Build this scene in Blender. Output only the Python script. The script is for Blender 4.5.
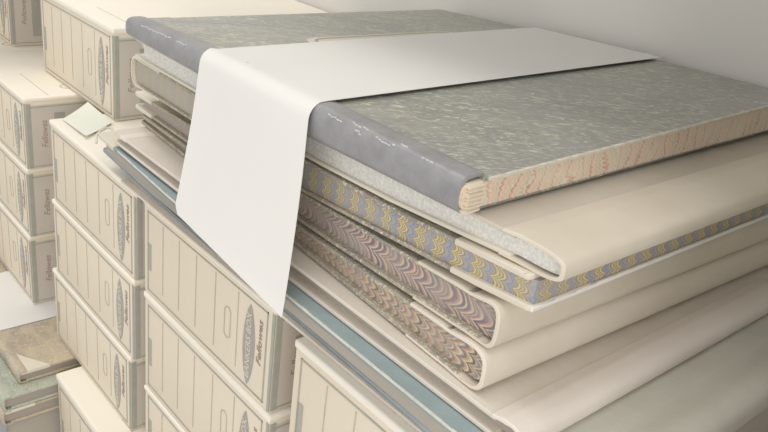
import bpy, bmesh, math, random
from mathutils import Vector, Matrix

scene = bpy.context.scene
for _o in list(bpy.data.objects):
    bpy.data.objects.remove(_o)

# ------------------------------------------------------------------ camera
cam_data = bpy.data.cameras.new('camera')
cam = bpy.data.objects.new('camera', cam_data)
scene.collection.objects.link(cam)
cam_data.sensor_fit = 'HORIZONTAL'
cam_data.sensor_width = 36.0
cam_data.lens = 799.15 / 768 * 36.0
cam_data.clip_start = 0.01
cam_data.clip_end = 50
CR = ((0.642428067538506, 0.7570021836603373, 0.11930579186368781),
      (0.3832115205856989, -0.1825099769774087, -0.9054496334938252),
      (-0.6636528524229646, 0.6274056122136513, -0.4073414897032663))
cam.matrix_world = Matrix(((CR[0][0], -CR[1][0], -CR[2][0], 0.2623),
                           (CR[0][1], -CR[1][1], -CR[2][1], -0.3182),
                           (CR[0][2], -CR[1][2], -CR[2][2], 0.1535),
                           (0, 0, 0, 1)))
scene.camera = cam

# ------------------------------------------------------------------ light and exposure
world = bpy.data.worlds.new('world')
scene.world = world
world.use_nodes = True
bg = world.node_tree.nodes['Background']
bg.inputs['Color'].default_value = (1.0, 0.985, 0.965, 1)
bg.inputs['Strength'].default_value = 0.83


def area(name, loc, target, sx, sy, power, color):
    d = bpy.data.lights.new(name, 'AREA')
    d.shape = 'RECTANGLE'
    d.size, d.size_y = sx, sy
    d.energy = power
    d.color = color
    o = bpy.data.objects.new(name, d)
    scene.collection.objects.link(o)
    o.location = loc
    o.rotation_euler = (Vector(target) - Vector(loc)).to_track_quat('-Z', 'Y').to_euler()
    return o


area('ceiling_lamp', (-0.45, -0.26, 1.65), (-0.40, -0.02, 0.0), 2.7, 0.2, 12.5, (1.0, 0.97, 0.91))
area('front_right_fill', (1.5, -1.05, 0.35), (0.0, 0.0, -0.05), 0.7, 0.7, 9.5, (1.0, 0.98, 0.95))  # added soft fill from the front right, no actual window known

scene.view_settings.view_transform = 'Standard'
scene.view_settings.look = 'None'
scene.view_settings.exposure = 0.0
scene.view_settings.gamma = 1.0
scene.view_settings.use_curve_mapping = False

# ------------------------------------------------------------------ helpers
rnd = random.Random(4)
COL = scene.collection.objects


def lin(r, g, b):
    def f(c):
        c /= 255.0
        return c / 12.92 if c <= 0.04045 else ((c + 0.055) / 1.055) ** 2.4
    return (f(r), f(g), f(b), 1.0)


def interp(*pts):
    def f(x):
        if x <= pts[0][0]:
            return pts[0][1]
        for (xa, za), (xb, zb) in zip(pts, pts[1:]):
            if x <= xb:
                return za + (zb - za) * (x - xa) / (xb - xa)
        return pts[-1][1]
    return f


def empty(name, label, cat, loc, group=None):
    o = bpy.data.objects.new(name, None)
    o.empty_display_size = 0.02
    o.location = loc
    COL.link(o)
    o['label'] = label
    o['category'] = cat
    if group:
        o['group'] = group
    return o


def link(name, bm, mat, parent=None, smooth=True, label=None):
    """one mesh object; bm is in world coordinates and is moved into the parent's frame"""
    me = bpy.data.meshes.new(name)
    if parent is not None:
        off = Vector((0, 0, 0))
        p = parent
        while p is not None:
            off += p.location
            p = p.parent
        bmesh.ops.translate(bm, verts=bm.verts, vec=-off)
    bmesh.ops.recalc_face_normals(bm, faces=bm.faces)
    bm.to_mesh(me)
    bm.free()
    me.materials.append(mat)
    if smooth:
        for p in me.polygons:
            p.use_smooth = True
        me.set_sharp_from_angle(angle=math.radians(38))
    o = bpy.data.objects.new(name, me)
    COL.link(o)
    if parent is not None:
        o.parent = parent
    if label:
        o['label'] = label
    return o


def add_box(bm, x0, x1, y0, y1, z0, z1, bevel=0.0, seg=2):
    r = bmesh.ops.create_cube(bm, size=1.0)
    vs = r['verts']
    for v in vs:
        v.co = Vector((x0 + (v.co.x + .5) * (x1 - x0), y0 + (v.co.y + .5) * (y1 - y0), z0 + (v.co.z + .5) * (z1 - z0)))
    if bevel:
        es = list({e for v in vs for e in v.link_edges})
        bmesh.ops.bevel(bm, geom=es, offset=bevel, segments=seg, affect='EDGES', profile=0.6)


def prism(bm, prof, vlist, M):
    """prof: closed list of (u,z) or function v->list; extruded along v; M(u,v,z)->world"""
    rings = []
    for v in vlist:
        p = prof(v) if callable(prof) else prof
        rings.append([bm.verts.new(M(u, v, z)) for (u, z) in p])
    n = len(rings[0])
    for a, b in zip(rings, rings[1:]):
        for i in range(n):
            j = (i + 1) % n
            bm.faces.new((a[i], a[j], b[j], b[i]))
    bm.faces.new(rings[0])
    bm.faces.new(list(reversed(rings[-1])))


def lerp_list(a, b, n):
    return [a + (b - a) * i / n for i in range(n + 1)]


# ------------------------------------------------------------------ materials
def new_mat(name, rough=0.7, spec=0.3):
    m = bpy.data.materials.new(name)
    m.use_nodes = True
    nt = m.node_tree
    b = nt.nodes['Principled BSDF']
    b.inputs['Roughness'].default_value = rough
    b.inputs['Specular IOR Level'].default_value = spec
    return m, nt, b


def N(nt, t, **kw):
    n = nt.nodes.new(t)
    for k, v in kw.items():
        if k.startswith('i_'):
            key = k[2:].replace('_', ' ')
            n.inputs[key].default_value = v
        else:
            setattr(n, k, v)
    return n


def ramp(nt, stops, mode='LINEAR'):
    r = nt.nodes.new('ShaderNodeValToRGB')
    r.color_ramp.interpolation = mode
    el = r.color_ramp.elements
    while len(el) < len(stops):
        el.new(0.5)
    for e, (p, c) in zip(el, stops):
        e.position = p
        e.color = c
    return r


def coords(nt, scale=(1, 1, 1)):
    tc = nt.nodes.new('ShaderNodeTexCoord')
    mp = nt.nodes.new('ShaderNodeMapping')
    mp.inputs['Scale'].default_value = scale
    nt.links.new(tc.outputs['Object'], mp.inputs['Vector'])
    return mp.outputs['Vector']


def math_node(nt, op, a, b=None):
    n = nt.nodes.new('ShaderNodeMath')
    n.operation = op
    for i, v in enumerate((a, b)):
        if v is None:
            continue
        if isinstance(v, (int, float)):
            n.inputs[i].default_value = v
        else:
            nt.links.new(v, n.inputs[i])
    return n.outputs[0]


def mottled(name, c1, c2, scale=60, detail=6, rough=0.75, spec=0.25, bump=0.05, stretch=(1, 1, 1), lo=0.35, hi=0.65, bscale=None):
    m, nt, b = new_mat(name, rough, spec)
    v = coords(nt, stretch)
    no = N(nt, 'ShaderNodeTexNoise', i_Scale=scale, i_Detail=detail, i_Roughness=0.65)
    nt.links.new(v, no.inputs['Vector'])
    r = ramp(nt, [(lo, c1), (hi, c2)])
    nt.links.new(no.outputs['Fac'], r.inputs['Fac'])
    nt.links.new(r.outputs['Color'], b.inputs['Base Color'])
    if bump:
        n2 = N(nt, 'ShaderNodeTexNoise', i_Scale=bscale or scale * 6, i_Detail=4)
        nt.links.new(v, n2.inputs['Vector'])
        bp = N(nt, 'ShaderNodeBump', i_Strength=bump, i_Distance=0.002)
        nt.links.new(n2.outputs['Fac'], bp.inputs['Height'])
        nt.links.new(bp.outputs['Normal'], b.inputs['Normal'])
    return m


def marbled_cover(name, base, dark, fleck, fleck2, scale=140, rough=0.6, spec=0.35, coat=0.0, dash=False):
    """paste paper: dark ground with streaky pale flecks"""
    m, nt, b = new_mat(name, rough, spec)
    b.inputs['Coat Weight'].default_value = coat
    b.inputs['Coat Roughness'].default_value = 0.4
    v = coords(nt, (1, 1.6, 1))
    if dash:
        tc = nt.nodes.new('ShaderNodeTexCoord')
        m1 = nt.nodes.new('ShaderNodeMapping')
        m1.inputs['Rotation'].default_value = (0, 0, math.radians(-45))
        m2 = nt.nodes.new('ShaderNodeMapping')
        m2.inputs['Scale'].default_value = (0.5, 1.5, 1)
        nt.links.new(tc.outputs['Object'], m1.inputs['Vector'])
        nt.links.new(m1.outputs['Vector'], m2.inputs['Vector'])
        v = m2.outputs['Vector']
    n0 = N(nt, 'ShaderNodeTexNoise', i_Scale=22, i_Detail=5, i_Distortion=1.2)
    nt.links.new(v, n0.inputs['Vector'])
    r0 = ramp(nt, [(0.35, dark), (0.6, base)])
    nt.links.new(n0.outputs['Fac'], r0.inputs['Fac'])
    n1 = N(nt, 'ShaderNodeTexNoise', i_Scale=scale, i_Detail=3, i_Distortion=2.5, i_Roughness=0.6)
    nt.links.new(v, n1.inputs['Vector'])
    r1 = ramp(nt, [(0.52, (0, 0, 0, 1)), (0.64, (1, 1, 1, 1))])
    nt.links.new(n1.outputs['Fac'], r1.inputs['Fac'])
    n2 = N(nt, 'ShaderNodeTexNoise', i_Scale=9, i_Detail=2)
    nt.links.new(v, n2.inputs['Vector'])
    r2 = ramp(nt, [(0.42, fleck), (0.62, fleck2)])
    nt.links.new(n2.outputs['Fac'], r2.inputs['Fac'])
    mx = nt.nodes.new('ShaderNodeMix')
    mx.data_type = 'RGBA'
    nt.links.new(r1.outputs['Color'], mx.inputs['Factor'])
    nt.links.new(r0.outputs['Color'], mx.inputs['A'])
    nt.links.new(r2.outputs['Color'], mx.inputs['B'])
    nt.links.new(mx.outputs['Result'], b.inputs['Base Color'])
    bp = N(nt, 'ShaderNodeBump', i_Strength=0.15, i_Distance=0.001)
    nt.links.new(n1.outputs['Fac'], bp.inputs['Height'])
    nt.links.new(bp.outputs['Normal'], b.inputs['Normal'])
    return m


def combed(name, cols, freq=55, rows=150, amp=0.9, warp=0.5, tilt=0.0, dull=None, dull_mix=0.0, fade=None):
    """combed marbling on page edges: stacked rows of scallops running along the edge"""
    m, nt, b = new_mat(name, 0.7, 0.2)
    tc = nt.nodes.new('ShaderNodeTexCoord')
    sp = nt.nodes.new('ShaderNodeSeparateXYZ')
    nt.links.new(tc.outputs['Object'], sp.inputs[0])
    u = math_node(nt, 'SUBTRACT', sp.outputs['X'], sp.outputs['Y'])
    no = N(nt, 'ShaderNodeTexNoise', i_Scale=45, i_Detail=3)
    nt.links.new(tc.outputs['Object'], no.inputs['Vector'])
    z = sp.outputs['Z']
    zz = math_node(nt, 'ADD', math_node(nt, 'MULTIPLY', z, float(rows)), math_node(nt, 'MULTIPLY', no.outputs['Fac'], 0.5))
    f = math_node(nt, 'PINGPONG', zz, 0.5)
    f2 = math_node(nt, 'MULTIPLY', math_node(nt, 'POWER', math_node(nt, 'MULTIPLY', f, 2.0), 2.0), amp)
    ph = math_node(nt, 'ADD', math_node(nt, 'MULTIPLY', u, float(freq)), f2)
    ph = math_node(nt, 'ADD', ph, math_node(nt, 'MULTIPLY', no.outputs['Fac'], warp * 3))
    ph = math_node(nt, 'ADD', ph, math_node(nt, 'MULTIPLY', z, tilt))
    fr = math_node(nt, 'FRACT', math_node(nt, 'MULTIPLY', ph, 1.0 / 3))
    n = len(cols)
    r = ramp(nt, [(i / n, c) for i, c in enumerate(cols)], 'LINEAR')
    nt.links.new(fr, r.inputs['Fac'])
    out = r.outputs['Color']
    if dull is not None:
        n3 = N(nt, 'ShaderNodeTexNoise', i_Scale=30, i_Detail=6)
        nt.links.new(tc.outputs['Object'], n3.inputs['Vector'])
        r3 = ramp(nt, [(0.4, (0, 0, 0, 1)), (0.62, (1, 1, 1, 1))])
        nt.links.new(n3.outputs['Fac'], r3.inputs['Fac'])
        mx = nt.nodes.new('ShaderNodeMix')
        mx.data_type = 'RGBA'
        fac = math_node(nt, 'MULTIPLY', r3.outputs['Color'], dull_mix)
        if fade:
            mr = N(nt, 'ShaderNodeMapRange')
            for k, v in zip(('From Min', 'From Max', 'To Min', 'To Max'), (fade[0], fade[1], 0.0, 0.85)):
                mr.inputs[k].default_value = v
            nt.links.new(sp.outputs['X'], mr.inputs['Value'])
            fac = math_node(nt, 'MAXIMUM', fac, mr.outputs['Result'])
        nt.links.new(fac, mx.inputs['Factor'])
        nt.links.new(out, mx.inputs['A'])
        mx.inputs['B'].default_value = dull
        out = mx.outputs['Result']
    nt.links.new(out, b.inputs['Base Color'])
    # page lines
    wv = N(nt, 'ShaderNodeTexNoise', i_Scale=1.0, i_Detail=2)
    mp = nt.nodes.new('ShaderNodeMapping')
    mp.inputs['Scale'].default_value = (20, 20, 2500)
    nt.links.new(tc.outputs['Object'], mp.inputs['Vector'])
    nt.links.new(mp.outputs['Vector'], wv.inputs['Vector'])
    bp = N(nt, 'ShaderNodeBump', i_Strength=0.2, i_Distance=0.0006)
    nt.links.new(wv.outputs['Fac'], bp.inputs['Height'])
    nt.links.new(bp.outputs['Normal'], b.inputs['Normal'])
    return m


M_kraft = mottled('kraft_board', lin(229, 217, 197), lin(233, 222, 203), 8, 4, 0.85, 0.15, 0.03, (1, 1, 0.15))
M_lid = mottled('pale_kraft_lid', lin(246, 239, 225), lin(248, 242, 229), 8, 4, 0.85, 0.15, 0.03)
M_kraft_end_shaded = mottled('kraft_end_shaded', lin(206, 198, 188), lin(212, 204, 194), 10, 4, 0.85, 0.15, 0.03)  # kraft darkened to carry the shade of the box ends
M_print = mottled('grey_green_ink', lin(172, 172, 162), lin(180, 179, 169), 90, 4, 0.8, 0.15, 0)
M_print2 = mottled('pale_grey_ink', lin(194, 186, 170), lin(200, 192, 176), 90, 4, 0.8, 0.15, 0)
M_lens = mottled('slate_ink', lin(170, 168, 164), lin(178, 175, 170), 60, 4, 0.8, 0.15, 0)
M_letter = mottled('pale_lettering', lin(214, 204, 188), lin(220, 210, 194), 60, 3, 0.85, 0.1, 0)
M_script = mottled('brown_ink', lin(170, 152, 142), lin(178, 160, 150), 60, 3, 0.85, 0.1, 0)
M_paper = mottled('white_paper', lin(233, 231, 227), lin(236, 234, 230), 5, 3, 0.9, 0.15, 0.02, bscale=40)
M_slip = mottled('pale_green_paper', lin(236, 238, 226), lin(240, 241, 231), 12, 3, 0.9, 0.1, 0.0)
M_leather = mottled('worn_black_leather', lin(136, 135, 138), lin(154, 153, 155), 60, 8, 0.34, 0.6, 0.22, bscale=300)
M_scuff = mottled('scuffed_leather', lin(196, 196, 196), lin(214, 213, 211), 200, 5, 0.6, 0.3, 0.1)
M_marble_green = marbled_cover('dark_marbled_paper', lin(150, 150, 142), lin(136, 137, 131), lin(210, 205, 176), lin(196, 197, 188), 120, 0.45, 0.9, 0.6, True)
M_cream_page = mottled('cream_pages', lin(226, 213, 190), lin(236, 225, 205), 30, 4, 0.8, 0.15, 0.3, (0.3, 0.3, 30), bscale=60)
M_worn_edge = mottled('worn_board_edge', lin(205, 200, 184), lin(222, 216, 200), 120, 5, 0.85, 0.1, 0.1)
M_vellum = mottled('tan_vellum', lin(218, 208, 191), lin(226, 217, 201), 14, 6, 0.65, 0.25, 0.08, bscale=180)
M_vellum_warm = mottled('warm_tan_cloth', lin(228, 218, 203), lin(233, 224, 210), 18, 6, 0.8, 0.2, 0.12, bscale=500)
M_vellum_dark = mottled('taupe_cloth', lin(222, 213, 201), lin(228, 220, 208), 24, 6, 0.85, 0.2, 0.12, bscale=500)
M_taupe = mottled('taupe_leather', lin(206, 198, 184), lin(213, 205, 192), 24, 6, 0.8, 0.2, 0.1, bscale=400)
M_vellum_pink = mottled('pinkish_tan_cloth', lin(234, 225, 216), lin(238, 230, 222), 18, 6, 0.8, 0.2, 0.12, bscale=500)
M_grey_pages = mottled('sprinkled_grey_pages', lin(214, 213, 208), lin(234, 231, 223), 420, 2, 0.85, 0.1, 0.1, (1, 1, 1), 0.4, 0.62)
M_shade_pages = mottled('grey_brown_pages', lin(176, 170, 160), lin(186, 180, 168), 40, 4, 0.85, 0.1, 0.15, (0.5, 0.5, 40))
M_dim_pages = mottled('brown_pages_shaded', lin(168, 160, 154), lin(178, 170, 162), 40, 4, 0.85, 0.1, 0.15, (0.5, 0.5, 40))  # page tone darkened, shade of the far pile's near ends is in the colour
M_blue = mottled('faded_blue_cloth', lin(148, 165, 168), lin(160, 176, 178), 26, 7, 0.7, 0.3, 0.15, bscale=420)
M_bluegrey = mottled('blue_grey_cloth', lin(152, 164, 170), lin(164, 175, 180), 26, 7, 0.75, 0.3, 0.15, bscale=420)
M_greygreen = mottled('grey_green_cloth', lin(206, 204, 192), lin(212, 210, 199), 26, 7, 0.8, 0.2, 0.15, bscale=420)
M_blue_edge = mottled('rubbed_cloth_edge', lin(212, 212, 202), lin(226, 224, 212), 90, 5, 0.85, 0.1, 0.05)
M_cream_corner = mottled('cream_vellum', lin(220, 214, 198), lin(228, 222, 206), 20, 5, 0.7, 0.2, 0.05)
M_olive_marble = marbled_cover('olive_marbled_paper', lin(170, 162, 148), lin(152, 147, 136), lin(206, 190, 154), lin(234, 228, 206), 190)
M_gold_marble = marbled_cover('ochre_marbled_paper', lin(198, 184, 162), lin(172, 161, 148), lin(218, 200, 156), lin(206, 196, 176), 120)
M_green_marble = marbled_cover('pale_green_marbled_paper', lin(186, 190, 174), lin(168, 172, 158), lin(206, 206, 188), lin(196, 204, 190), 120)
M_slate = mottled('slate_cloth', lin(160, 159, 160), lin(170, 168, 168), 30, 5, 0.8, 0.2, 0.1)
M_wall = mottled('grey_painted_wall', lin(231, 229, 224), lin(233, 231, 226), 6, 3, 0.9, 0.1, 0.02)
M_shelf = mottled('grey_shelf_board', lin(222, 220, 215), lin(226, 224, 219), 10, 4, 0.7, 0.3, 0.03)
BLUE, YEL, TAN, DRK, CRM = lin(134, 148, 184), lin(210, 190, 118), lin(194, 176, 146), lin(128, 120, 112), lin(226, 214, 186)
PNK, PUR, GRY = lin(206, 160, 146), lin(140, 128, 146), lin(168, 166, 160)
DK2 = lin(140, 132, 118)
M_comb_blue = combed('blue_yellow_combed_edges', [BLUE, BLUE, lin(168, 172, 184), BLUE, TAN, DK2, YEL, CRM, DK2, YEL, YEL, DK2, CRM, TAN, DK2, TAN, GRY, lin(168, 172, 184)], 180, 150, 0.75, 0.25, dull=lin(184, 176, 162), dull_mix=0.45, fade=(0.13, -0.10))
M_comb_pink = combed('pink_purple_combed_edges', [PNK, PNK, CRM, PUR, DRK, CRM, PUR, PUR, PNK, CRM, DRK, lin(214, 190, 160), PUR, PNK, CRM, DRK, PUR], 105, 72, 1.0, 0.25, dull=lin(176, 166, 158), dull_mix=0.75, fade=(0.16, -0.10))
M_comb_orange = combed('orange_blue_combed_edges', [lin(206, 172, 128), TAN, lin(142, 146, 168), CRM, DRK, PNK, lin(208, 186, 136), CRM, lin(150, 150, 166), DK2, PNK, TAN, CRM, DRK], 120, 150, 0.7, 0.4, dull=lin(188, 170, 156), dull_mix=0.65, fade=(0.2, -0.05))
M_comb_pale = combed('pale_pink_marbled_edges', [lin(232, 220, 196), lin(228, 206, 186), lin(212, 152, 140), lin(232, 224, 204), lin(200, 196, 190), lin(230, 216, 180), lin(226, 200, 184)], 240, 300, 0.45, 2.2, dull=lin(232, 222, 202), dull_mix=0.6)


# ------------------------------------------------------------------ the setting
def struct(name, x0, x1, y0, y1, z0, z1, mat):
    bm = bmesh.new()
    add_box(bm, x0, x1, y0, y1, z0, z1, 0.002, 1)
    o = link(name, bm, mat, None, False)
    o['kind'] = 'structure'
    return o


ZF = -0.645
struct('floor', -2.6, 1.6, -1.2, 0.44, ZF - 0.03, ZF, M_shelf)
struct('wall_back', -2.6, 1.6, 0.42, 0.45, ZF, 0.9, M_wall)
struct('shade_shelf', -0.62, 0.245, 0.05, 0.42, 0.34, 0.36, M_shelf)  # unseen board added overhead to shade the back and right of the pile
struct('shade_shelf_low', -2.6, -0.90, -0.005, 0.42, -0.035, -0.022, M_shelf)  # unseen lower board, added to shade the far left lids
struct('shade_panel', 0.22, 0.24, -0.02, 0.42, ZF, 0.34, M_shelf)  # unseen panel added to darken the right side and block the fill

# ------------------------------------------------------------------ storage boxes
BW, BD, BH = 0.2365, 0.40, 0.1065


def text_mesh(s, size, bold=0.0, shear=0.0):
    cu = bpy.data.curves.new('lettering', 'FONT')
    cu.body = s
    cu.size = size
    cu.align_x = 'CENTER'
    cu.align_y = 'CENTER'
    cu.extrude = 0.0001
    cu.offset = bold
    cu.shear = shear
    cu.resolution_u = 3
    o = bpy.data.objects.new('lettering_source', cu)
    COL.link(o)
    dg = bpy.context.evaluated_depsgraph_get()
    me = bpy.data.meshes.new_from_object(o.evaluated_get(dg))
    bpy.data.objects.remove(o)
    bpy.data.curves.remove(cu)
    return me


def lettering(name, s, size, mat, parent, M, bold=0.0, shear=0.0, sx=1.0):
    me = text_mesh(s, size, bold, shear)
    me.transform(Matrix.Diagonal((sx, 1, 1, 1)))
    me.transform(M)
    me.materials.clear()
    me.materials.append(mat)
    me.name = name
    o = bpy.data.objects.new(name, me)
    COL.link(o)
    o.parent = parent
    return o


# text running upwards on the front face (normal -y) and on the end face (normal +x)
def M_front(x, z, y=-0.0010):
    return Matrix(((0, -1, 0, x), (0, 0, -1, y), (1, 0, 0, z), (0, 0, 0, 1)))


def M_end(y, z, x):
    return Matrix(((0, 0, 1, x), (0, -1, 0, y), (1, 0, 0, z), (0, 0, 0, 1)))


def bar(bm, x0, x1, z0, z1, t=0.0007):
    add_box(bm, x0, x1, -t, 0.0006, z0, z1)


def oval_outline(bm, cx, cz, hw, hh, w, place):
    r = hw
    pts = []
    for i in range(24):
        a = 2 * math.pi * i / 24
        pts.append((math.cos(a) * r, math.sin(a) * r + (hh - r) * (1 if math.sin(a) >= 0 else -1)))
    vo = [[bm.verts.new(place(cx + p[0], cz + p[1], h)) for p in pts] for h in (0.0, 0.0007)]
    vi = [[bm.verts.new(place(cx + p[0] * (1 - w / hw), cz + p[1] * (1 - w / hh), h)) for p in pts] for h in (0.0, 0.0007)]
    for i in range(24):
        j = (i + 1) % 24
        bm.faces.new((vo[1][i], vo[1][j], vi[1][j], vi[1][i]))
        bm.faces.new((vo[0][i], vo[0][j], vo[1][j], vo[1][i]))
        bm.faces.new((vi[0][i], vi[1][i], vi[1][j], vi[0][j]))


def make_box(label):
    root = empty('storage_box', label, 'box', (0, 0, 0), 'cardboard storage boxes')
    bm = bmesh.new()
    add_box(bm, 0, BW, 0, BD, 0, BH - 0.003, 0.002, 2)
    body = link('carton', bm, M_kraft, root)
    # lid: top sheet with a short folded lip down the front
    bm = bmesh.new()
    add_box(bm, -0.0006, BW + 0.0006, -0.0014, BD, BH - 0.0066, BH, 0.0024, 3)
    lid = link('lid', bm, M_lid, root)
    # printed border, ruled lines and grip outline on the long face
    bm = bmesh.new()
    zt, zb = BH - 0.0110, 0.0050
    xl, xr = 0.0085, BW - 0.0105
    w = 0.0013
    bar(bm, xl, xr, zt - w, zt)
    bar(bm, xl, xr, zb, zb + w)
    bar(bm, xl, xl + w, zb, zt)
    bar(bm, xr - w, xr, zb, zt)
    bar(bm, BW - 0.0042, BW - 0.0006, 0.002, BH - 0.0085)
    link('border_print', bm, M_print, body, False)
    bm = bmesh.new()
    for f in (0.174, 0.314, 0.453, 0.60, 0.762):
        bar(bm, f * BW, f * BW + 0.0007, zb + 0.010, zt - 0.004)
    link('ruled_lines', bm, M_print2, body, False)
    bm = bmesh.new()
    oval_outline(bm, 0.695 * BW, 0.052, 0.0055, 0.016, 0.0008, lambda x, z, h: (x, -h, z))
    link('grip_outline', bm, M_print2, body, False)
    # narrow tag outline by the far border
    bm = bmesh.new()
    bar(bm, xl + 0.0025, xl + 0.0075, 0.030, 0.060, 0.0008)
    link('tag_print', bm, M_print, body, False)
    # pointed lens with the maker's words
    bm = bmesh.new()
    cx, cz, hh, hw = 0.846 * BW, 0.049, 0.0405, 0.0088
    pts = [(hw * (1 - (2 * t - 1) ** 2) ** 0.8, -hh + 2 * hh * t) for t in [i / 20 for i in range(21)]]
    loop = [(cx + a, cz + b) for a, b in pts] + [(cx - a, cz + b) for a, b in reversed(pts[1:-1])]
    f0 = [bm.verts.new((x, -0.0009, z)) for x, z in loop]
    f1 = [bm.verts.new((x, 0.0005, z)) for x, z in loop]
    bm.faces.new(f0)
    for i in range(len(loop)):
        j = (i + 1) % len(loop)
        bm.faces.new((f0[i], f1[i], f1[j], f0[j]))
    lens = link('brand_panel', bm, M_lens, body, False)
    lettering('lettering', 'BANKERS BOX', 0.0102, M_letter, lens, M_front(cx, cz, -0.0011), 0.00025, 0, 0.98)
    lettering('maker_lettering', 'Fellowes', 0.0098, M_script, body, M_front(0.914 * BW, 0.060, -0.0005), 0.00005, 0.25, 1.3)
    # end face: thin slab in darker kraft puts its shade into the colour
    bm = bmesh.new()
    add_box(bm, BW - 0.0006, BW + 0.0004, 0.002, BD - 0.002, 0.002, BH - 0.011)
    link('end_shade_panel', bm, M_kraft_end_shaded, body, False)
    bm = bmesh.new()
    x = BW
    def ebar(y0, y1, z0, z1, t=0.0007):
        add_box(bm, x - 0.0006, x + t, y0, y1, z0, z1)
    ebar(0.0006, 0.0065, 0.003, BH - 0.0085)
    ebar(0.0055, 0.100, 0.004, 0.0055)
    ebar(0.0055, 0.100, BH - 0.0145, BH - 0.013)
    ebar(0.036, 0.050, 0.014, BH - 0.024)
    ebar(0.100, 0.103, 0.004, BH - 0.013)
    link('end_print', bm, M_print, body, False)
    lettering('end_lettering', 'Fellowes', 0.0115, M_script, body, M_end(0.023, 0.052, BW + 0.0005), 0.0001, 0.25)
    # top: finger hole outline and fold lines near the end
    bm = bmesh.new()
    oval_outline(bm, BW - 0.036, 0.085, 0.009, 0.027, 0.0012, lambda a, c, h: (a, c, BH + h * 0.6))
    add_box(bm, BW - 0.112, BW - 0.004, 0.031, 0.0318, BH - 0.0004, BH + 0.0003)
    link('top_print', bm, M_print2, lid, False)
    return root


def copy_tree(o, parent=None):
    c = o.copy()
    COL.link(c)
    if parent is not None:
        c.parent = parent
    for ch in list(o.children):
        copy_tree(ch, c)
    return c


# far end x, near end x, front y, bottom z, top z, depth, yaw, label
BOXES = [
    (-0.6725, -0.4365, 0.000, -0.2835, -0.1785, 0.40, 0, 'kraft storage box with a curled pale paper slip lying on its lid'),
    (-0.6780, -0.4430, 0.000, -0.3880, -0.2840, 0.40, 0, 'second storage box down in the stack below the curled paper slip'),
    (-0.6900, -0.4540, 0.000, -0.4930, -0.3885, 0.40, 0, 'third storage box down in the stack below the curled paper slip'),
    (-0.6060, -0.3700, -0.031, ZF, -0.4936, 0.40, 0, 'storage box jutting forward at the very bottom, with sunlit lid end'),
    (-0.8800, -0.6380, 0.066, -0.1780, -0.0646, 0.35, 0, 'storage box with a bright bare lid standing behind the far end of the ledger pile'),
    (-0.4185, -0.1820, 0.000, -0.2830, -0.1780, 0.40, 0, 'storage box under the blue ledger, directly below the hanging white band'),
    (-0.4180, -0.1800, 0.000, -0.4020, -0.2835, 0.40, 0, 'second storage box down, beneath the box below the hanging white band'),
    (-0.4180, -0.1800, 0.000, -0.4930, -0.4025, 0.40, 0, 'third storage box down, lowest in the column below the hanging white band'),
    (-0.1380, 0.0990, -0.012, -0.2950, -0.1780, 0.40, 0, 'storage box nearest the camera, under the near end of the blue ledger'),
    (-0.9980, -0.7620, 0.000, -0.2780, -0.1795, 0.40, 0, 'storage box with a half-shaded bare lid, topmost large one of the far left column'),
    (-1.0060, -0.7690, 0.000, -0.3810, -0.2785, 0.40, 0, 'middle storage box of the far left column, below the half-shaded bare lid'),
    (-1.0150, -0.7780, 0.000, -0.4925, -0.3815, 0.40, 0, 'lowest storage box of the far left column, standing on white paper over ledgers'),
    (-1.2400, -1.0010, 0.000, -0.2780, -0.1797, 0.40, 0, 'storage box in the far left corner whose lid carries the set-back top box'),
    (-1.2560, -1.0200, 0.068, -0.1790, -0.0700, 0.35, 0, 'storage box at the top left corner, set back from the lids in front of it'),
]
proto = None
for i, (xa, xb, y0, za, zb, dep, yaw, lab) in enumerate(BOXES):
    if proto is None:
        proto = o = make_box(lab)
    else:
        o = copy_tree(proto)
        o['label'] = lab
    o.location = (xa, y0, za)
    o.scale = ((xb - xa) / BW, dep / BD, (zb - za) / BH)
    o.rotation_euler = (0, 0, math.radians(yaw))


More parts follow.
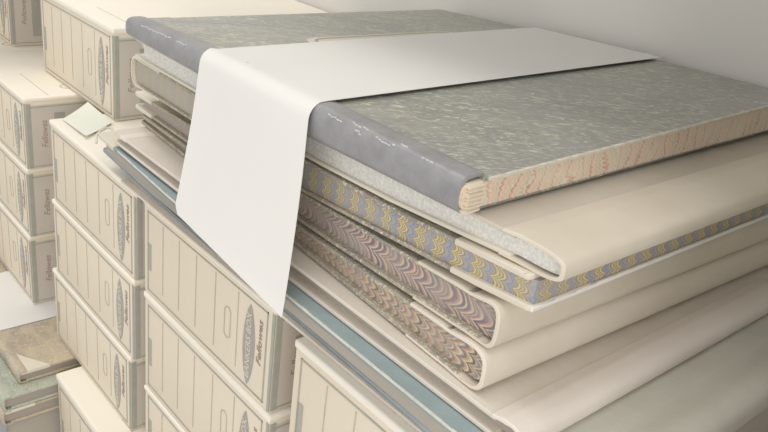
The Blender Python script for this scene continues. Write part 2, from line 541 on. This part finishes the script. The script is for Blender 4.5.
# ------------------------------------------------------------------ ledgers
class Ledger:
    """u runs from fore-edge to spine, v along the spine; place(u,v) -> x,y; top/bottom are functions of (u,v)"""

    def __init__(self, name, label, place, u0, u1, v0, v1, top, bot, tb=0.003, bulge=0.010, nv=10, group='old ledgers in the pile', pw=0.75, joint=0.004):
        self.place, self.u0, self.u1, self.v0, self.v1 = place, u0, u1, v0, v1
        self.top, self.bot, self.tb, self.bulge, self.nv, self.pw, self.joint = top, bot, tb, bulge, nv, pw, joint
        um, vm = (u0 + u1) / 2, (v0 + v1) / 2
        x, y = place(um, vm)
        self.root = empty(name, label, 'book', (x, y, bot(um, vm)), group)

    def M(self, u, v, z):
        x, y = self.place(u, v)
        return Vector((x, y, z))

    def board(self, name, mat, upper, ua=None, ub=None, va=None, vb=None, extra=0.0, parent=None, label=None, rc=0.006):
        ua = self.u0 if ua is None else ua
        ub = self.u1 - self.joint if ub is None else ub
        va = self.v0 if va is None else va
        vb = self.v1 if vb is None else vb
        bm = bmesh.new()
        us = [ua, ua + .0007] + lerp_list(ua, ub, 14)[1:-1] + [ub]

        def prof(v):
            # rounded fore-edge corners
            dv = min(v - va, vb - v)
            cut = 0.0
            if rc and dv < rc:
                cut = rc - math.sqrt(max(0, rc * rc - (rc - dv) ** 2))
            q = [max(u, ua + cut) if k > 1 else ua + cut + (.0007 if k == 1 else 0) for k, u in enumerate(us)]
            t, hi, lo = self.tb, [], []
            edge = 0.0006 if dv < 0.0004 else 0.0
            for k, u in enumerate(q):
                e = edge + (0.0007 if k == 0 else 0)
                if upper:
                    zt = self.top(u, v) + extra
                    zb = self.top(u, v) - t - extra
                else:
                    zt = self.bot(u, v) + t + extra
                    zb = self.bot(u, v) - extra
                hi.append((u, zt - e))
                lo.append((u, zb + e))
            return hi + lo[::-1]
        vs = [va, va + .0005, va + .0012, va + .0025, va + .0045] + lerp_list(va + .006, vb - .006, self.nv) + [vb - .0045, vb - .0025, vb - .0012, vb - .0005, vb]
        prism(bm, prof, vs, self.M)
        return link(name, bm, mat, parent or self.root, label=label)

    def spine(self, mat, over=0.03, th=0.0016, ridge=0.0012, va=None, vb=None, name='spine', label=None, groove=True):
        va = self.v0 - 0.0006 if va is None else va
        vb = self.v1 + 0.0006 if vb is None else vb
        bm = bmesh.new()
        uh = self.u1

        def bump(u):
            if not groove:
                return ridge * math.exp(-((u - uh) / .007) ** 2)
            return ridge * math.exp(-((u - uh) / .006) ** 2) - ridge * 0.7 * math.exp(-((u - uh + .016) / .005) ** 2)

        def prof(v):
            eps = 0.0006 if (v - va < 0.0003 or vb - v < 0.0003) else 0
            outer, inner = [], []
            us = lerp_list(uh - over, uh, 12)
            for u in us:
                outer.append((u, self.top(u, v) + 0.0006 + bump(u) - eps))
                inner.append((u, self.top(u, v) - self.tb * 0.5 + bump(u) * .6 + eps * .3))
            zt, zb = outer[-1][1], self.bot(uh, v) - 0.0004 - ridge * 0.3 + eps
            zc, h = (zt + zb) / 2, (zt - zb) / 2
            n = 14
            for i in range(1, n):
                a = math.pi / 2 - math.pi * i / n
                c = max(0.0, math.cos(a)) ** self.pw
                s = math.copysign(abs(math.sin(a)) ** self.pw, math.sin(a))
                outer.append((uh + (self.bulge - eps) * c, zc + h * s))
                inner.append((uh + (self.bulge - th * 1.6) * c, zc + (h - th) * s))
            for u in reversed(us):
                b = bump(u) * 0.3
                outer.append((u, self.bot(u, v) - 0.0004 - b + eps))
                inner.append((u, self.bot(u, v) + self.tb * 0.5 - b * .6 - eps * .3))
            return outer + inner[::-1]
        vs = [va, va + .0005] + lerp_list(va + .001, vb - .001, self.nv * 2) + [vb - .0005, vb]
        prism(bm, prof, vs, self.M)
        return link(name, bm, mat, self.root, label=label)

    def pages(self, mat, rec=0.004, fore=0.006, concave=0.007, va=None, vb=None, spine_in=0.0022, name='text_block', wave=0.0, label=None):
        va = self.v0 + rec if va is None else va
        vb = self.v1 - rec if vb is None else vb
        bm = bmesh.new()
        uh = self.u1

        def prof(v):
            up, dn = [], []
            ua = self.u0 + fore
            us = lerp_list(ua, uh, 14)
            for u in us:
                up.append((u, self.top(u, v) - self.tb))
                dn.append((u, self.bot(u, v) + self.tb))
            zt, zb = up[-1][1], dn[-1][1]
            zc, h = (zt + zb) / 2, (zt - zb) / 2
            sp = []
            for i in range(1, 10):
                a = math.pi / 2 - math.pi * i / 10
                sp.append((uh + (self.bulge - spine_in) * max(0, math.cos(a)) ** self.pw, zc + h * math.copysign(abs(math.sin(a)) ** self.pw, math.sin(a))))
            fe = []
            zt2, zb2 = up[0][1], dn[0][1]
            for i in range(1, 10):
                s = i / 10
                fe.append((ua + concave * (1 - (2 * s - 1) ** 2), zb2 + (zt2 - zb2) * s))
            return up + sp + dn[::-1] + fe
        prism(bm, prof, lerp_list(va, vb, self.nv), self.M)
        return link(name, bm, mat, self.root, label=label)

    def strip(self, name, mat, upper, ua, ub, va, vb, extra=0.0005, label=None, rc=0.0):
        return self.board(name, mat, upper, ua, ub, va, vb, extra, label=label, rc=rc)


def yawed(xp, yp, slope):
    """u -> +x, v -> +y, turned so that the far end lies further back"""
    c = 1 / math.sqrt(1 + slope * slope)
    s = slope * c
    return lambda u, v: (xp + (u - xp) * c + (v - yp) * s * 0.5, yp - (u - xp) * s + (v - yp) * c)


GRP = 'old ledgers in the pile'
fx = lambda f: (lambda u, v: f(u))

# 1. topmost: dark marbled boards, worn black leather spine towards the aisle; spine along -y
t1 = lambda u, v: (0.0 + 0.010 * max(0.0, (-u) / 0.4) * max(0, (v + 0.44) / 0.44) - 0.004 * max(0.0, -u / 0.4) * max(0, -v / 0.44) - 0.006 * max(0.0, (-0.25 - v) / 0.19))
b1 = interp((-0.43, -0.0205), (-0.15, -0.0245), (0.0, -0.0205))
L1 = Ledger('ledger', 'topmost ledger with dark marbled cover and worn black leather spine', lambda u, v: (v + (-0.05 * (-u) if v < -0.3 else 0) * min(1, max(0, (-0.3 - v) / .14)), -u),
            -0.402, 0.000, -0.428, -0.001, t1, lambda u, v: b1(v) + 0.003 * max(0, -u / .4), tb=0.0022, bulge=0.0125, nv=16, pw=0.6)
L1.board('front_board', M_marble_green, True)
L1.board('back_board', M_marble_green, False, vb=-0.004)
L1.spine(M_leather, over=0.006, va=-0.4295, vb=-0.0050, ridge=0.0014, groove=False, label='worn black leather spine')
bm = bmesh.new()
for x0_, x1_, ang in ((-0.40, -0.345, 40), (-0.335, -0.318, 38), (-0.128, -0.112, 40), (-0.105, -0.088, 55), (-0.098, -0.092, 30), (-0.080, -0.062, 42), (-0.06, -0.054, 65), (-0.04, -0.030, 50)):
    n_ = max(3, int((x1_ - x0_) / 0.003))
    for k in range(n_):
        x = x0_ + (x1_ - x0_) * (k + .5) / n_
        zt_, zb_ = t1(0, x) + 0.002, b1(x) - 0.0008
        a = math.radians(ang + rnd.uniform(-5, 5))
        zc_, h_ = (zt_ + zb_) / 2, (zt_ - zb_) / 2
        y = -0.0125 * max(0, math.cos(a)) ** 0.6
        z = zc_ + h_ * math.sin(a) ** 0.6
        r = bmesh.ops.create_icosphere(bm, subdivisions=1, radius=1.0)
        for v in r['verts']:
            v.co = Vector((x + v.co.x * rnd.uniform(.0012, .0022), y + v.co.y * 0.0006, z + v.co.z * 0.0006))
sp_ = link('scuff_marks', bm, M_scuff, L1.root, label='pale scuffs on the leather shoulder')
sp_['kind'] = 'stuff'
L1.pages(M_comb_pale, rec=0.004, fore=0.005, vb=-0.0035, spine_in=0.0012, label='cream and pink marbled page edges')
bm = bmesh.new()
for k in range(7):      # loosened gatherings showing where the spine end has worn away
    z = b1(0) + 0.0022 + k * 0.0025
    r = bmesh.ops.create_cube(bm, size=1.0)
    for v in r['verts']:
        v.co = Vector((-0.0036 + v.co.x * 0.0062, -0.0030 + v.co.y * 0.0125 + (k % 2) * 0.0006, z + v.co.z * 0.0026))
        if v.co.y < -0.004:
            v.co.z -= 0.0004
bmesh.ops.bevel(bm, geom=list(bm.edges), offset=0.0009, segments=2, affect='EDGES')
link('page_gatherings', bm, M_cream_page, L1.root, label='loose cream page folds at the worn spine end')
bm = bmesh.new()      # rubbed edge of the front board along the head
for k in range(26):
    y = 0.006 + k * 0.015
    add_box(bm, -0.0018, -0.0002 + rnd.uniform(0, .0004), y, y + 0.0152, t1(-y, 0) - 0.0019, t1(-y, 0) + 0.0003, 0.0003, 1)
link('rubbed_edge', bm, M_worn_edge, L1.root, label='pale rubbed edge of the front board')
# title label on the front board, half under the paper band
bm = bmesh.new()
def rrect(x0, x1, y0, y1, r, n=6):
    out = []
    for cx, cy, a0 in ((x1 - r, y1 - r, 0), (x0 + r, y1 - r, 90), (x0 + r, y0 + r, 180), (x1 - r, y0 + r, 270)):
        for i in range(n + 1):
            a = math.radians(a0 + 90 * i / n)
            out.append((cx + r * math.cos(a), cy + r * math.sin(a)))
    return out
def plate(bm, loop, za, zb):
    zf = lambda x, y: t1(-y, x)
    lo = [bm.verts.new((x, y, zf(x, y) + za)) for x, y in loop]
    hi = [bm.verts.new((x, y, zf(x, y) + zb)) for x, y in loop]
    bm.faces.new(hi)
    for i in range(len(loop)):
        j = (i + 1) % len(loop)
        bm.faces.new((lo[i], lo[j], hi[j], hi[i]))
plate(bm, rrect(-0.318, -0.17, 0.098, 0.285, 0.02), -0.0003, 0.0005)
lab = link('title_label', bm, M_cream_corner, L1.root, False, label='cream title label with ruled border')
bm = bmesh.new()
a, b_ = rrect(-0.313, -0.175, 0.104, 0.279, 0.017), rrect(-0.3105, -0.1775, 0.1065, 0.2765, 0.015)
va_ = [bm.verts.new((x, y, t1(-y, x) + 0.0007)) for x, y in a]
vb_ = [bm.verts.new((x, y, t1(-y, x) + 0.0007)) for x, y in b_]
for i in range(len(a)):
    j = (i + 1) % len(a)
    bm.faces.new((va_[i], va_[j], vb_[j], vb_[i]))
link('label_border', bm, M_print, lab, False)

# 2. tan vellum ledger with grey sprinkled pages, spine towards the camera end
t2 = interp((-0.44, -0.0262), (-0.15, -0.0262), (0.0, -0.0222), (0.05, -0.0220))
b2 = interp((-0.45, -0.0455), (-0.160, -0.0468), (-0.075, -0.0440), (0.05, -0.0352))
P2 = yawed(0.03, 0.003, 0.0)
L2 = Ledger('ledger', 'tan vellum ledger with grey speckled page edges, directly under the topmost ledger', P2, -0.448, 0.030, 0.003, 0.40, fx(t2), fx(b2), tb=0.0026, bulge=0.032, pw=0.55)
L2.board('front_board', M_taupe, True)
L2.board('back_board', M_cream_corner, False)
L2.spine(M_vellum, over=0.012, ridge=0.0010, label='pale tan vellum spine')
L2.pages(M_grey_pages, rec=0.003, fore=0.006, concave=0.012)

# 3. ledger turned round: spine at the far end, combed fore-edge towards the camera
t3 = interp((-0.47, -0.0485), (-0.160, -0.0488), (-0.075, -0.0460), (0.06, -0.0366))
b3 = interp((-0.47, -0.0760), (-0.16, -0.0735), (-0.05, -0.0655), (0.01, -0.0612), (0.06, -0.0562))
P3 = lambda u, v: (-u, v + 0.009 * min(1.0, max(0.0, (u + 0.06) / 0.5)))
L3 = Ledger('ledger', 'ledger with blue and yellow combed page edges on two sides, third from the top', P3, -0.0490, 0.452, -0.001, 0.395,
            lambda u, v: t3(-u), lambda u, v: b3(-u), tb=0.0028, bulge=0.011)
L3.board('front_board', M_olive_marble, True, ua=-0.044)
L3.board('back_board', M_olive_marble, False)
L3.spine(M_cream_corner, over=0.05, ridge=0.0008, label='cream vellum spine')
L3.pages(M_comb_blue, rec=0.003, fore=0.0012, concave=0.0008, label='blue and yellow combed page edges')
L3.strip('front_corner', M_vellum, True, -0.0445, 0.012, -0.0015, 0.055, label='tan leather board corner', rc=0.004)
L3.strip('back_corner', M_vellum, False, -0.0495, 0.012, -0.0015, 0.055, label='tan leather board corner', rc=0.004)
bm = bmesh.new()
for k in range(20):
    y = -0.0005 + k * 0.0195
    add_box(bm, 0.0482, 0.0499, y, y + 0.0197, b3(0.048) - 0.0002, b3(0.048) + 0.0027, 0.0004, 1)
link('rubbed_edge', bm, M_paper, L3.root, label='whitish rubbed board edge')

# 4. tan ledger with pink combed edges
t4 = interp((-0.49, -0.0950), (-0.34, -0.0870), (-0.15, -0.0765), (-0.01, -0.0672), (0.03, -0.0645))
b4 = interp((-0.49, -0.1115), (-0.34, -0.1070), (-0.15, -0.1010), (0.0, -0.0930), (0.03, -0.0915))
P4 = yawed(0.03, -0.003, 0.055)
L4 = Ledger('ledger', 'ledger with pink and purple combed page edges under tan vellum spine, fourth down', P4, -0.495, 0.023, -0.003, 0.385, fx(t4), fx(b4), tb=0.003, bulge=0.010, pw=0.65)
L4.board('front_board', M_olive_marble, True)
L4.board('back_board', M_olive_marble, False)
L4.spine(M_vellum, over=0.062, ridge=0.0012, label='tan vellum spine')
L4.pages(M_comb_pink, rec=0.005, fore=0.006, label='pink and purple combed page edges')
L4.strip('front_corner', M_cream_corner, True, -0.4955, -0.452, -0.0036, 0.05, label='pale leather board corner', rc=0.004)
L4.strip('back_corner', M_cream_corner, False, -0.4955, -0.452, -0.0036, 0.05, label='pale leather board corner', rc=0.004)

# 5. tan ledger with orange combed edges
t5 = interp((-0.48, -0.1130), (-0.34, -0.1085), (-0.15, -0.1030), (0.0, -0.0960), (0.03, -0.0950))
b5 = interp((-0.48, -0.1220), (-0.15, -0.1208), (0.0, -0.1218), (0.03, -0.1220))
P5 = yawed(0.025, -0.005, 0.055)
L5 = Ledger('ledger', 'ledger with orange and grey combed page edges and broad tan spine, fifth from the top', P5, -0.477, 0.014, -0.005, 0.38, fx(t5), fx(b5), tb=0.003, bulge=0.018, pw=0.6)
L5.board('front_board', M_olive_marble, True)
L5.board('back_board', M_olive_marble, False)
L5.spine(M_vellum_warm, over=0.052, ridge=0.0012, label='tan cloth spine')
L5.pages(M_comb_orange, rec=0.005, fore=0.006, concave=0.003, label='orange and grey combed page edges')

# 6. broad taupe ledger
t6 = interp((-0.47, -0.1232), (-0.15, -0.1222), (0.0, -0.1232), (0.06, -0.1238))
b6 = interp((-0.47, -0.1355), (-0.2, -0.1385), (0.06, -0.1385))
P6 = lambda u, v: (u, v)
L6 = Ledger('ledger', 'broad taupe cloth ledger resting on the blue ledger, with pinkish spine', P6, -0.466, 0.056, -0.010, 0.39, fx(t6), fx(b6), tb=0.0030, bulge=0.014, joint=0.008)
L6.board('front_board', M_vellum_dark, True)
L6.board('back_board', M_vellum_dark, False)
L6.spine(M_vellum_pink, over=0.010, ridge=0.0026, groove=False, label='pinkish tan spine')
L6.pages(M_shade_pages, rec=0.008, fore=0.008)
L6.strip('end_strip', M_vellum_pink, True, -0.450, -0.437, -0.0104, 0.3905, label='pale strip near the far end')

# 7. large blue ledger at the bottom
t7 = interp((-0.5, -0.1395), (0.1, -0.1393))
b7 = interp((-0.5, -0.1590), (0.1, -0.1590))
y7 = interp((-0.5, 0.0), (-0.33, -0.0085), (-0.1, -0.0125), (0.1, -0.0145))
P7 = lambda u, v: (u, v + y7(u))
L7 = Ledger('ledger', 'large faded blue cloth ledger at the bottom of the pile, with rubbed pale edge', P7, -0.505, 0.106, -0.010, 0.395, fx(t7), fx(b7), tb=0.0035, bulge=0.014, joint=0.05)
L7.board('front_board', M_blue, True)
L7.board('back_board', M_bluegrey, False, va=-0.0065)
L7.spine(M_greygreen, over=0.062, ridge=0.0028, label='grey-green cloth spine')
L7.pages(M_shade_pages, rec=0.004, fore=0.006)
L7.strip('cream_corner', M_cream_corner, True, -0.5055, -0.462, -0.0104, 0.05, label='cream vellum corner', rc=0.004)
bm = bmesh.new()
for k in range(62):
    u = -0.45 + k * 0.008
    w = 0.0007 + rnd.uniform(0, .0006)
    r = bmesh.ops.create_cube(bm, size=1.0)
    for v in r['verts']:
        uu = u + 0.004 + v.co.x * 0.0084
        x, y = P7(uu, -0.0103 + (v.co.y + 0.5) * w)
        v.co = Vector((x, y, t7(x) - 0.0003 + v.co.z * 0.0016))
link('rubbed_edge', bm, M_blue_edge, L7.root, label='pale rubbed edge of the blue board')

# thin tan folder between the blue ledger and the boxes
fo = empty('folder', 'tan card folder lying flat between the blue ledger and the box lids', 'folder', (-0.2, 0.19, -0.1775))
bm = bmesh.new()
add_box(bm, -0.46, 0.105, -0.005, 0.385, -0.1628, -0.1598, 0.0008, 2)
link('front_cover', bm, M_vellum_dark, fo)
bm = bmesh.new()
add_box(bm, -0.46, 0.105, -0.006, 0.385, -0.1776, -0.1748, 0.0008, 2)
link('back_cover', bm, M_vellum_dark, fo)
bm = bmesh.new()
add_box(bm, -0.455, 0.102, 0.001, 0.383, -0.1748, -0.1628, 0.0004, 1)
link('papers', bm, M_shade_pages, fo)

# ------------------------------------------------------------------ ledgers on the far left, below the boxes
FAR = 'ledgers stacked under the far left boxes'
def far_ledger(label, xn, y0, zt, zb, cover, pages_m, corner_m):
    P = lambda u, v: (v, -u)
    L = Ledger('ledger', label, P, -(y0 + 0.36), -y0 - 0.006, xn - 0.50, xn, lambda u, v: zt, lambda u, v: zb, tb=0.0035, bulge=0.006, group=FAR)
    L.board('front_board', cover, True)
    L.board('back_board', cover, False)
    L.spine(cover, over=0.006, ridge=0.0004, groove=False)
    L.pages(pages_m, rec=0.003, fore=0.004)
    if corner_m is not None:
        bm = bmesh.new()
        y = y0 + 0.004
        lo = [bm.verts.new(p) for p in ((xn + .0004, y, zt - .0036), (xn - 0.055, y, zt - .0036), (xn + .0004, y + 0.036, zt - .0036))]
        hi = [bm.verts.new((v.co.x, v.co.y, zt + 0.0006)) for v in lo]
        bm.faces.new(hi)
        bm.faces.new(lo)
        for i in range(3):
            j = (i + 1) % 3
            bm.faces.new((lo[i], lo[j], hi[j], hi[i]))
        link('board_corner', bm, corner_m, L.root, False, label='pale leather board corner')
    return L
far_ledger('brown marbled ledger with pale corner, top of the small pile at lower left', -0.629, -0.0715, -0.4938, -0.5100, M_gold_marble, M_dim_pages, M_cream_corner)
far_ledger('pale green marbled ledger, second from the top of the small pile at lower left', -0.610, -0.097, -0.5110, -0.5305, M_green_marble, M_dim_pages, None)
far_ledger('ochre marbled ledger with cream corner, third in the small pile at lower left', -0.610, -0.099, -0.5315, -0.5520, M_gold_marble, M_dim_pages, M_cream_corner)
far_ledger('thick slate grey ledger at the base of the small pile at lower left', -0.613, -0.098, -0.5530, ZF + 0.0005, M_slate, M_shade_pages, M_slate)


# ------------------------------------------------------------------ paper
def sheet(bm, rows, th=0.0004):
    """rows: list of (left point, right point); a thin bent sheet"""
    nx = 8
    def grid(off):
        g = []
        for k, (a, b) in enumerate(rows):
            a, b = Vector(a), Vector(b)
            pa = Vector(rows[max(0, k - 1)][0])
            pb = Vector(rows[min(len(rows) - 1, k + 1)][0])
            n = (pb - pa).cross(b - a).normalized()
            g.append([bm.verts.new(a.lerp(b, i / nx) + n * off) for i in range(nx + 1)])
        return g
    A, B = grid(0), grid(th)
    R = len(rows)
    for k in range(R - 1):
        for i in range(nx):
            bm.faces.new((A[k][i], A[k][i + 1], A[k + 1][i + 1], A[k + 1][i]))
            bm.faces.new((B[k][i], B[k + 1][i], B[k + 1][i + 1], B[k][i + 1]))
        for i in (0, nx):
            bm.faces.new((A[k][i], A[k + 1][i], B[k + 1][i], B[k][i]))
    for k in (0, R - 1):
        for i in range(nx):
            bm.faces.new((A[k][i], A[k][i + 1], B[k][i + 1], B[k][i]))


def thing_mesh(name, bm, mat, loc, label, cat, group=None):
    bmesh.ops.translate(bm, verts=bm.verts, vec=-Vector(loc))
    bmesh.ops.recalc_face_normals(bm, faces=bm.faces)
    o = link(name, bm, mat, None)
    o.location = loc
    o['label'] = label
    o['category'] = cat
    if group:
        o['group'] = group
    return o


rows = []
for y in lerp_list(0.405, 0.0, 18):
    f = y / 0.405
    xl, xr = -0.287 - 0.013 * f, -0.142 + 0.001 * f
    rows.append(((xl, y, t1(-y, xl) + 0.0024), (xr, y, t1(-y, xr) + 0.0024)))
R_ = 0.012
for i in range(1, 7):
    a = math.radians(86 * i / 6)
    y, z = -0.003 - R_ * math.sin(a), 0.0024 - R_ * (1 - math.cos(a))
    rows.append(((-0.2875, y, z), (-0.142, y, z)))
for i in range(1, 13):
    s = i / 12
    y = -0.0155 - 0.018 * s ** 1.3
    zl, zr = -0.0095 + (-0.126 + 0.0095) * s, -0.0095 + (-0.146 + 0.0095) * s
    rows.append(((-0.2875 - 0.0005 * s, y, zl), (-0.142 + 0.0137 * s, y, zr)))
# last short rows curl slightly and clip the left corner
y = -0.0335
rows.append(((-0.2855, y - .0006, -0.1285), (-0.1283, y - .0004, -0.1470)))
rows.append(((-0.2820, y - .0012, -0.1325), (-0.1283, y - .0004, -0.1478)))
bm = bmesh.new()
sheet(bm, rows)
thing_mesh('paper_band', bm, M_paper, (-0.2, 0.2, 0.0), 'wide white paper band wrapped over the ledger pile and hanging down its front', 'paper', 'white paper bands')

rows = []
for y in lerp_list(0.26, -0.066, 8):
    rows.append(((-0.892, y, -0.4930), (-0.735, y, -0.4930)))
for i in range(1, 6):
    a = math.radians(88 * i / 5)
    y, z = -0.068 - 0.01 * math.sin(a), -0.4930 - 0.01 * (1 - math.cos(a))
    rows.append(((-0.892, y, z), (-0.735, y, z)))
bm = bmesh.new()
sheet(bm, rows)
thing_mesh('paper_band', bm, M_paper, (-0.8, 0.0, -0.4930), 'white paper band around the small ledger pile at lower left, under a box', 'paper', 'white paper bands')

# curled slip on the box lid
bm = bmesh.new()
A0, A1, B0, B1 = Vector((-0.665, 0.0116, -0.1772)), Vector((-0.590, 0.0108, -0.1772)), Vector((-0.708, 0.060, -0.1770)), Vector((-0.630, 0.058, -0.1772))
rows = []
for i in range(13):
    s = i / 12
    a, b = A0.lerp(B0, s), A1.lerp(B1, s)
    a.z = -0.1772 + 0.004 * s ** 2.2
    b.z = -0.1772 + 0.004 * (1 - s) ** 2 + 0.002 * s
    rows.append((a, b))
sheet(bm, rows, 0.0003)
thing_mesh('paper_slip', bm, M_slip, (-0.65, 0.03, -0.1772), 'small curled pale paper slip lying on a box lid', 'paper')

# loop of tape by the far end of the blue ledger
bm = bmesh.new()
pts = [(-0.514, -0.008, -0.1535), (-0.524, -0.004, -0.1500), (-0.533, 0.004, -0.1480), (-0.5385, 0.013, -0.1470), (-0.535, 0.018, -0.1475), (-0.524, 0.016, -0.149), (-0.507, 0.014, -0.150)]
rings = []
for k, p in enumerate(pts):
    p = Vector(p)
    d = (Vector(pts[min(k + 1, len(pts) - 1)]) - Vector(pts[max(k - 1, 0)])).normalized()
    n1 = d.cross(Vector((0, 0, 1))).normalized()
    n2 = d.cross(n1)
    rings.append([bm.verts.new(p + (n1 * math.cos(a) + n2 * math.sin(a)) * 0.0014) for a in [2 * math.pi * i / 8 for i in range(8)]])
for a, b in zip(rings, rings[1:]):
    for i in range(8):
        bm.faces.new((a[i], a[(i + 1) % 8], b[(i + 1) % 8], b[i]))
bm.faces.new(rings[0])
bm.faces.new(rings[-1])
thing_mesh('binding_tape', bm, M_cream_corner, (-0.52, 0.005, -0.143), 'short curled cream tie at the far end of the blue ledger', 'tie')
